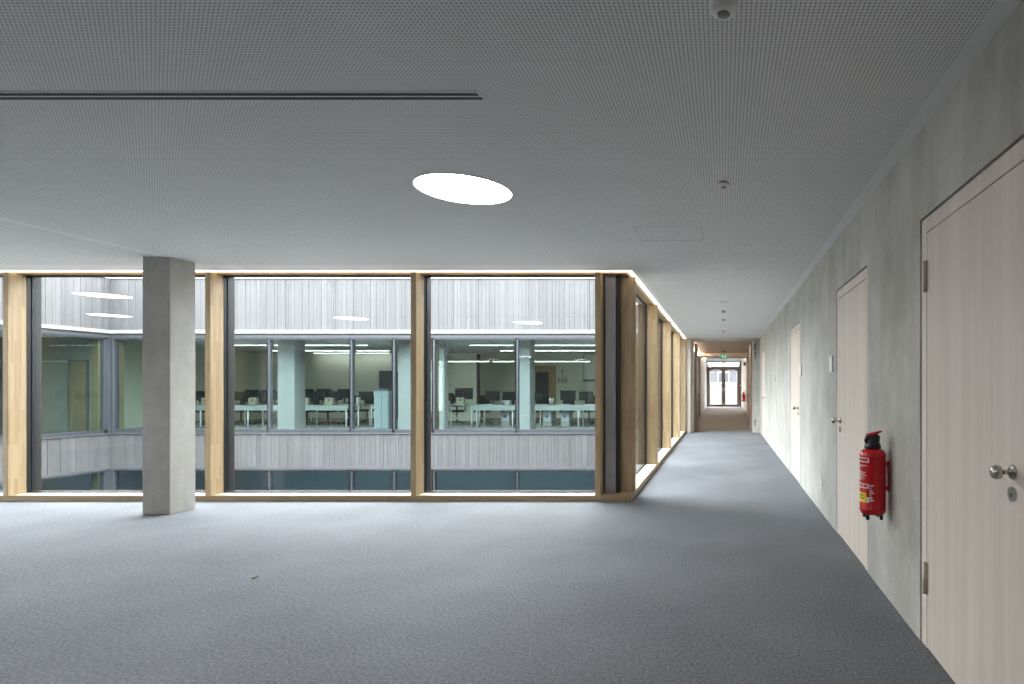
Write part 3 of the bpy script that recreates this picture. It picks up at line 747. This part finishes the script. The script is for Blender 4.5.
def fcol(px, wpx, Y, label):
    x0, x1 = PX(px-wpx/2, Y), PX(px+wpx/2, Y)
    struct('wall_office_column', MB().box(x0, x1, Y, Y+.45, 0, 2.8, 'officecol', .01), label, 'column')
fcol(286, 17, 17.3, 'pale column inside the wide opposite window, right of the mullion')
fcol(405, 14, 17.3, 'pale column inside the narrow opposite window')
fcol(524.5, 11, 17.3, 'pale column inside the opposite window, right of the last mullion')
struct('wall_office_partition', MB().box(PX(434, 17.4), PX(446, 17.4), 17.3, 17.55, 0, 2.8, 'officecol'), 'pale wall pier inside the opposite window', 'wall')
struct('wall_office_screen', MB().box(PX(448, 22.5), PX(477, 22.5), 22.5, 22.62, 0, 2.65, 'officewall').box(PX(477, 22.5), PX(478.5, 22.5), 22.46, 22.66, 0, 2.65, 'darkgrey'),
       'cream partition with a dark edge inside the office', 'wall')

# linear ceiling lights
rows = [(19.4, [(225, 266), (275, 278), (295, 352), (357, 367), (470, 513), (531, 600)], 'front'), (22.4, [(272, 279), (295, 352), (357, 389), (500, 513), (531, 599)], 'middle'), (24.2, [(314, 352), (357, 389)], 'back')]
cnt = {'front': ['first', 'second', 'third', 'fourth', 'fifth', 'sixth']}
od = ['first', 'second', 'third', 'fourth', 'fifth', 'sixth', 'seventh', 'eighth', 'ninth', 'tenth', 'eleventh', 'twelfth']
for Y, sg, nm in rows:
    for k, (a, b2) in enumerate(sg):
        t = thing('office_light', (PX((a+b2)/2, Y), Y, 2.8), '%s from left of the %s row of linear office ceiling lights' % (od[k], nm), 'light', 'linear office lights')
        hw = PX(b2, Y)-PX((a+b2)/2, Y)
        MB().box(-hw, hw, -.04, .04, -.03, 0, 'plate').build('housing', t, True)
        MB().box(-hw+.01, hw-.01, -.032, .032, -.035, -.03, 'tube').build('diffuser', t, True)

for k, (a, b2) in enumerate(((448, 489), (493, 514), (531, 590))):
    Y = 21.8; zz = PZ(361.5, Y); xm = PX((a+b2)/2, Y); hw = PX(b2, Y)-xm
    t = thing('pendant_light', (xm, Y, 2.8), 'thin glowing pendant bar over the right-hand office desks, %s from left' % od[k], 'light', 'pendant bars in the office')
    MB().box(-hw, hw, -.025, .025, zz-2.8, zz-2.8+.05, 'plate').build('housing', t, True)
    MB().box(-hw+.01, hw-.01, -.02, .02, zz-2.8-.008, zz-2.8, 'tube').build('diffuser', t, True)
    for q in (-1, 1): MB().tube([(q*hw*.8, 0, 0), (q*hw*.8, 0, zz-2.8+.05)], .004, 6, 'darkgrey').build('cable', t, True)

# desks
def desk(xa, xb, Y, apron, label, legs):
    t = thing('desk', ((xa+xb)/2, Y, 0), label, 'desk')
    hw = (xb-xa)/2; cx = (xa+xb)/2
    MB().box(-hw, hw, 0, .75, .715, .74, 'deskw', .003).build('desktop', t, True)
    if apron: MB().box(-hw+.01, hw-.01, .0, .02, .56, .714, 'deskw', .002).build('front_panel', t, True)
    for lx in legs:
        for yy in (.06, .68): MB().tube([(lx-cx, yy, .714), (lx-cx, yy, 0)], .022, 10, 'plate').build('leg', t, True)
    return t
DY = 19.2
def dx(p): return PX(p, DY)
desk(dx(196), dx(232), DY, True, 'white office desk left, behind the concrete column', (dx(199), dx(228)))
desk(dx(233), dx(293), DY, True, 'white office desk at the left end of the wide opposite window', (dx(246.5), dx(290)))
desk(dx(294), dx(347.5), DY, True, 'white office desk carrying two cream boxes', (dx(302.5), dx(345)))
desk(PX(358.3, 19.7), PX(378, 19.7), DY+.3, False, 'small white office desk beside the pale cabinet', (PX(361, 19.7), PX(374, 19.7)))
desk(PX(440, 19.8), PX(471.5, 19.3), DY+.3, False, 'narrow white desk under the big dark monitor', (PX(446, 19.8), PX(468, 19.3)))
desk(dx(472), dx(515), DY, True, 'white office desk left of the last opposite mullion', (dx(476), dx(512)))
desk(dx(531), dx(600), DY, True, 'white office desk in front of the timber office door', (dx(534), dx(578)))
# monitors: seen from behind
def mk_monitor():
    t = thing('monitor', (0, 0, 0), '', 'monitor', 'office monitors')
    MB().box(-.27, .27, -.02, .02, .16, .50, 'screen', .008).build('screen', t, True)
    m = MB(); m.box(-.03, .03, -.045, -.02, .0, .36, 'blackp', .006); m.box(-.12, .12, -.13, .09, 0, .015, 'blackp', .005); m.build('stand', t, True)
    return t
mon = mk_monitor(); first = [True]
def monitor(px, Y, rz, label, s=1, z=.74):
    o = mon if first[0] else dup(mon, (0, 0, 0))
    first[0] = False
    o.location = (PX(px, Y), Y, z); o.rotation_euler = (0, 0, rz); o.scale = (s, s, s); o['label'] = label; o['category'] = 'monitor'; o['group'] = 'office monitors'
ml = ['dark office monitor %s from the left behind the glass' % q for q in od]
xs = [(204, 19.72, .05), (221, 19.75, -.1), (242, 19.72, .1), (259, 19.72, 0), (275, 19.75, .1), (302, 19.72, 0), (319, 19.72, 0), (335, 19.74, -.05)]
for k, (p, Y, r) in enumerate(xs): monitor(p, Y, r, ml[k], .93)
monitor(366, 19.95, 0, 'dark monitor on the small desk beside the pale cabinet', .9)
monitor(464, 19.9, 0, 'large dark monitor on a tall stand, left in the right-hand bay', 1.15)
monitor(447, 20.0, .2, 'small dark monitor half behind the large one in the right-hand bay', .8)
monitor(492.5, 19.72, 0, 'dark monitor in the centre of the desk left of the last mullion', .93)
monitor(510, 19.74, .1, 'dark monitor touching the last mullion', .9)
monitor(537, 19.72, 0, 'dark monitor in front of the timber door, right of the pale column', .85)
monitor(568, 19.72, 0, 'dark monitor under the wall sign', .98)
monitor(586, 19.72, 0, 'dark monitor at the right end of the right-hand bay', .9)
D2 = 21.4
def d2(p): return PX(p, D2)
desk(d2(296), d2(351), D2, False, 'white desk of the second row, behind the desk with two cream boxes', (d2(298), d2(349)))
desk(d2(240), d2(276), D2, False, 'white desk of the second row at the left of the wide opposite window', (d2(243), d2(274)))
for k, p in enumerate((306, 324, 345)): monitor(p, 21.9, 0, 'dark monitor of the second desk row, %s from the left behind the two cream boxes' % od[k], 1.05)
for k, p in enumerate((252, 268)): monitor(p, 21.9, 0, 'dark monitor of the second desk row, %s from the left beside the far mullion' % od[k], 1.0)
# cream boxes
def cream(px, label, Y=19.28, m='cream'):
    t = thing('desk_box', (PX(px, Y), Y, .74), label, 'box', 'cream desk boxes')
    MB().box(-.13, .13, 0, .12, .07, .25, m, .006).box(-.11, .11, .0, .12, 0, .07, m, .004).build('body', t, True)
    MB().box(-.22, .22, -.02, .14, .05, .075, m, .004).build('shelf', t, True)
    MB().box(-.02, .04, -.004, .004, .14, .20, 'slot').build('opening', t, True)
cream(205, 'cream upright box with dark opening on the desk right of the concrete column')
cream(252, 'cream upright box on the desk at the left end of the wide opposite window')
cream(304, 'cream upright box with dark opening, left of the pair on one desk')
cream(328.5, 'cream upright box with dark opening, right of the pair on one desk')
cream(460, 'cream upright box under the large dark monitor', 19.52)
t = thing('paper_holder', (PX(357.5, 19.52), 19.52, .74), 'white document holder at the left end of the small desk', 'holder')
MB().box(-.05, .05, 0, .1, 0, .27, 'paper', .004).build('body', t, True); MB().box(-.03, .03, -.006, .0, .04, .23, 'lab').build('label_field', t, True)
t = thing('desk_printer', (PX(505.5, 19.35), 19.35, .74), 'small white desk printer beside the last mullion', 'printer')
MB().box(-.14, .14, 0, .22, 0, .15, 'paper', .012).build('body', t, True); MB().box(-.10, -.03, -.012, .02, .02, .09, 'blackp', .003).build('tray', t, True)
t = thing('paper_cup', (PX(551.5, 19.3), 19.3, .74), 'cream paper cup on the desk by the timber office door', 'cup')
MB().lathe([(0, 0), (.06, 0), (.085, .23), (.079, .23), (.056, .01), (0, .01)], (0, 0, 0), 'Z', 20, 'paper').build('body', t, True)
for p, lb, wd in ((541, 'low paper stack in front of the timber office door', .2), (565, 'low paper stack beneath the monitor under the wall sign', .22), (590, 'paper stack at the right end of the office desk', .2), (487, 'flat white keyboard before the middle monitor of the right-hand bay', .2)):
    t = MB(); t.box(-wd, wd, 0, .2, 0, .02, 'paper', .002); t.box(-wd*.9, wd*.8, .01, .19, .02, .035, 'paper', .002)
    o = t.build('paper_stack' if 'keyboard' not in lb else 'keyboard'); o.location = (PX(p, 19.22), 19.22, .74); tag(o, lb, 'papers' if 'paper' in lb else 'keyboard')
# chairs
def mk_chair():
    t = thing('office_chair', (0, 0, 0), '', 'chair', 'black office chairs')
    MB().box(-.23, .23, -.22, .23, .44, .51, 'chairf', .03, seg=3).build('seat', t, True)
    b = MB(); b.box(-.21, .21, .20, .25, .62, 1.04, 'chairf', .02, seg=3); b.box(-.03, .03, .22, .26, .46, .66, 'blackp', .006); b.build('backrest', t, True)
    for s in (-1, 1): MB().tube([(s*.24, .12, .47), (s*.28, .12, .5), (s*.28, .12, .68), (s*.28, -.12, .69)], .016, 8, 'blackp').build('armrest', t, True)
    MB().lathe([(.03, .08), (.03, .3), (.022, .3), (.022, .44)], (0, 0, 0), 'Z', 14, 'steel').build('gas_lift', t, True)
    for k in range(5):
        a = k*2*PI/5+.3; c, s = math.cos(a), math.sin(a)
        lg = MB().tube([(0, 0, .10), (.30*c, .30*s, .065)], .02, 8, 'blackp', .012).build('base_leg', t, True)
        MB().lathe([(0, -.018), (.026, -.018), (.026, .018), (0, .018)], (.30*c, .30*s, .027), 'X', 12, 'blackp').build('castor', lg, True)
    return t
chair = mk_chair(); cfirst = [True]
def office_chair(px, Y, rz, label):
    o = chair if cfirst[0] else dup(chair, (0, 0, 0))
    cfirst[0] = False
    o.location = (PX(px, Y), Y, 0); o.rotation_euler = (0, 0, rz); o['label'] = label; o['category'] = 'chair'; o['group'] = 'black office chairs'
cl = [(201, 20.5, .2, 'black office chair behind the desk right of the concrete column'), (241, 20.6, -.2, 'black office chair at the far left of the wide opposite window'), (263, 20.7, .3, 'black office chair left of the first far mullion'),
      (307, 20.6, 0, 'black office chair behind the left cream box'), (328, 20.6, .1, 'black office chair behind the right cream box'), (349, 20.6, -.1, 'black office chair near the mullion of the cream box desk'),
      (367, 21.3, .1, 'black office chair behind the small desk beside the cabinet'), (457, 20.8, .5, 'black office chair under the large monitor'), (482, 20.6, 0, 'black office chair left behind the desk with the printer'),
      (508, 20.6, .3, 'black office chair behind the small white printer'), (541, 20.6, .05, 'black office chair in front of the timber office door'), (567, 20.55, 0, 'black office chair beneath the wall sign'), (589, 20.6, -.2, 'black office chair at the right end of the right-hand bay')]
for a in cl: office_chair(*a)
# cabinet, locker, pedestals
x0, x1 = PX(374, 18.3), PX(389, 18.3)
t = thing('cabinet', ((x0+x1)/2, 18.3, 0), 'pale blue-white tall cabinet with dark top inside the narrow opposite window', 'cabinet')
hw = (x1-x0)/2
MB().box(-hw, hw, 0, .45, 0, 1.22, 'cabin', .004).build('body', t, True); MB().box(-hw, hw, .0, .45, 1.22, 1.30, 'darkgrey', .004).build('top', t, True)
for k, (a, b2) in enumerate(((-hw+.01, -.003), (.003, hw-.01))):
    d = MB().box(a, b2, -.018, -.0005, .04, 1.2, 'cabin', .003).build('door', t, True)
x0, x1 = PX(379, 23.9), PX(393, 23.9)
t = thing('locker', ((x0+x1)/2, 23.9, 0), 'dark grey tall locker against the office back wall above the cabinet', 'locker'); hw = (x1-x0)/2
MB().box(-hw, hw, 0, .5, 0, 2.02, 'darkgrey', .005).build('body', t, True)
for a, b2 in ((-hw+.01, -.004), (.004, hw-.01)): MB().box(a, b2, -.015, -.0005, .05, 1.98, 'darkgrey', .003).build('door', t, True)
for px, lb in ((547, 'pale grey computer tower under the desk, near the timber door'), (565, 'pale grey computer tower beneath the monitor under the wall sign'), (505, 'pale grey computer tower under the small printer')):
    t = thing('computer_tower', (PX(px, 19.6), 19.6, .18), lb, 'computer')
    MB().box(-.14, .14, 0, .4, 0, .33, 'alul', .01).build('case', t, True); MB().box(-.05, .05, -.006, .0, .12, .2, 'darkgrey', .002).build('front_grille', t, True)
    MB().box(-.15, .15, .0, .42, -.18, 0, 'gasket', .005).build('plinth', t, True)
# office door and sign in back wall
yb = OY1
d = thing('door_8', (PX(543.5, yb), yb, 0), 'timber-framed dark glazed door in the office back wall', 'door', kind='structure')
xa, xb = PX(531, yb), PX(556, yb)
MB().box(xa, xa+.1, yb-.05, yb, 0, 2.25, 'oak').box(xb-.1, xb, yb-.05, yb, 0, 2.25, 'oak').box(xa+.1, xb-.1, yb-.05, yb, 2.13, 2.25, 'oak').build('door_frame', d)
lf = MB().box(xa+.1, xb-.1, yb-.04, yb-.005, 0, 2.13, 'oak').build('door_leaf', d)
MB().box(xa+.22, xb-.3, yb-.05, yb-.04, .25, 1.98, 'darkgrey').build('dark_panel', lf)
MB().tube([(xb-.2, yb-.04, 1.05), (xb-.2, yb-.09, 1.05), (xb-.31, yb-.09, 1.05)], .011, 8, 'steel').build('door_handle', lf)
s = thing('wall_sign', (PX(562.5, yb), yb-.001, PZ(378, yb)), 'thin dark symbol and lettering on the cream office wall', 'sign')
MB().box(-.012, .012, -.006, 0, .08, .32, 'darkgrey').box(-.06, .06, -.006, 0, .29, .32, 'darkgrey').build('symbol', s, True)
t = MB(); t.box(-.22, .22, -.006, 0, .0, .02, 'darkgrey'); t.box(-.22, .22, -.006, 0, -.22, -.205, 'darkgrey')
for a, b2, c2, d2 in ((-.2, -.17, -.19, -.03), (-.17, -.11, -.055, -.03), (-.17, -.11, -.12, -.095), (-.06, -.03, -.19, -.03), (.03, .06, -.19, -.03), (-.03, .03, -.09, -.06), (.1, .13, -.19, -.03), (.17, .2, -.19, -.03)): t.box(a, b2, -.006, 0, c2, d2, 'darkgrey')
t.build('lettering', s, True)
d = thing('window_%d' % wn, (PX(591, yb), yb, 1.6), 'window in the office back wall at the right, its brightness put in as white colour', 'window', kind='structure'); wn += 1
xa, xb = PX(583, yb), PX(600, yb)
MB().box(xa, xb, yb-.03, yb, 1.58, 1.66, 'darkgrey').box(xa, xb, yb-.03, yb, 2.72, 2.78, 'alul').box(xa, xa+.05, yb-.03, yb, 1.66, 2.72, 'alul').box(xb-.05, xb, yb-.03, yb, 1.66, 2.72, 'alul').build('frame', d)
MB().box(xa+.05, xb-.05, yb-.02, yb-.01, 1.66, 2.72, 'white').build('blind', d)  # white panel on solid wall, daylight painted as its colour
# side room: brown door and dark shelving wall
xw = XS-4.19
yw = YF-.06
d = thing('door_9', (XS-.9, yw, 0), 'narrow brown door inside the side room at the left', 'door', kind='structure')
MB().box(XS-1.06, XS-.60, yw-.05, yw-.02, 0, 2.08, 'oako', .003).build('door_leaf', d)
MB().box(XS-1.12, XS-.54, yw-.03, yw, 0, 2.14, 'darkgrey').build('door_frame', d)
MB().tube([(XS-.68, yw-.05, 1.05), (XS-.68, yw-.10, 1.05), (XS-.79, yw-.10, 1.05)], .011, 8, 'steel').build('door_handle', d)
t = thing('shelf_unit', (xw+.2, 14.8, 0), 'dark open shelf unit inside the side room at the left', 'shelf')
b = MB(); b.box(xw, xw+.4, 13.6, 13.64, 0, 2.2, 'darkgrey'); b.box(xw, xw+.4, 15.9, 15.94, 0, 2.2, 'darkgrey'); b.box(xw, xw+.03, 13.6, 15.94, 0, 2.2, 'darkgrey'); b.build('side_panels', t)
for z in (.1, .6, 1.1, 1.6, 2.17): MB().box(xw+.03, xw+.4, 13.64, 15.9, z, z+.03, 'darkgrey').build('shelf', t)

# ------------------------------------------------------------------ sky
wd = bpy.data.worlds.new('sky'); sc.world = wd; wd.use_nodes = True; nt = wd.node_tree
bg = nt.nodes['Background']
tc = nt.nodes.new('ShaderNodeTexCoord'); sx = nt.nodes.new('ShaderNodeSeparateXYZ'); nt.links.new(tc.outputs['Generated'], sx.inputs[0])
rp = ramp(nt, sx.outputs[2], [(0.0, (.62, .645, .68)), (.45, (.84, .87, .905)), (1.0, (.98, .99, 1.0))])
nt.links.new(rp, bg.inputs[0]); bg.inputs[1].default_value = 16.0

# ------------------------------------------------------------------ view
vs = sc.view_settings
vs.view_transform = 'Standard'; vs.look = 'None'; vs.gamma = 1; vs.use_curve_mapping = False; vs.exposure = 0.32
cy = sc.cycles
cy.max_bounces = 10; cy.diffuse_bounces = 6; cy.glossy_bounces = 4; cy.transparent_max_bounces = 24; cy.transmission_bounces = 8
cy.sample_clamp_indirect = 4; cy.use_denoising = True
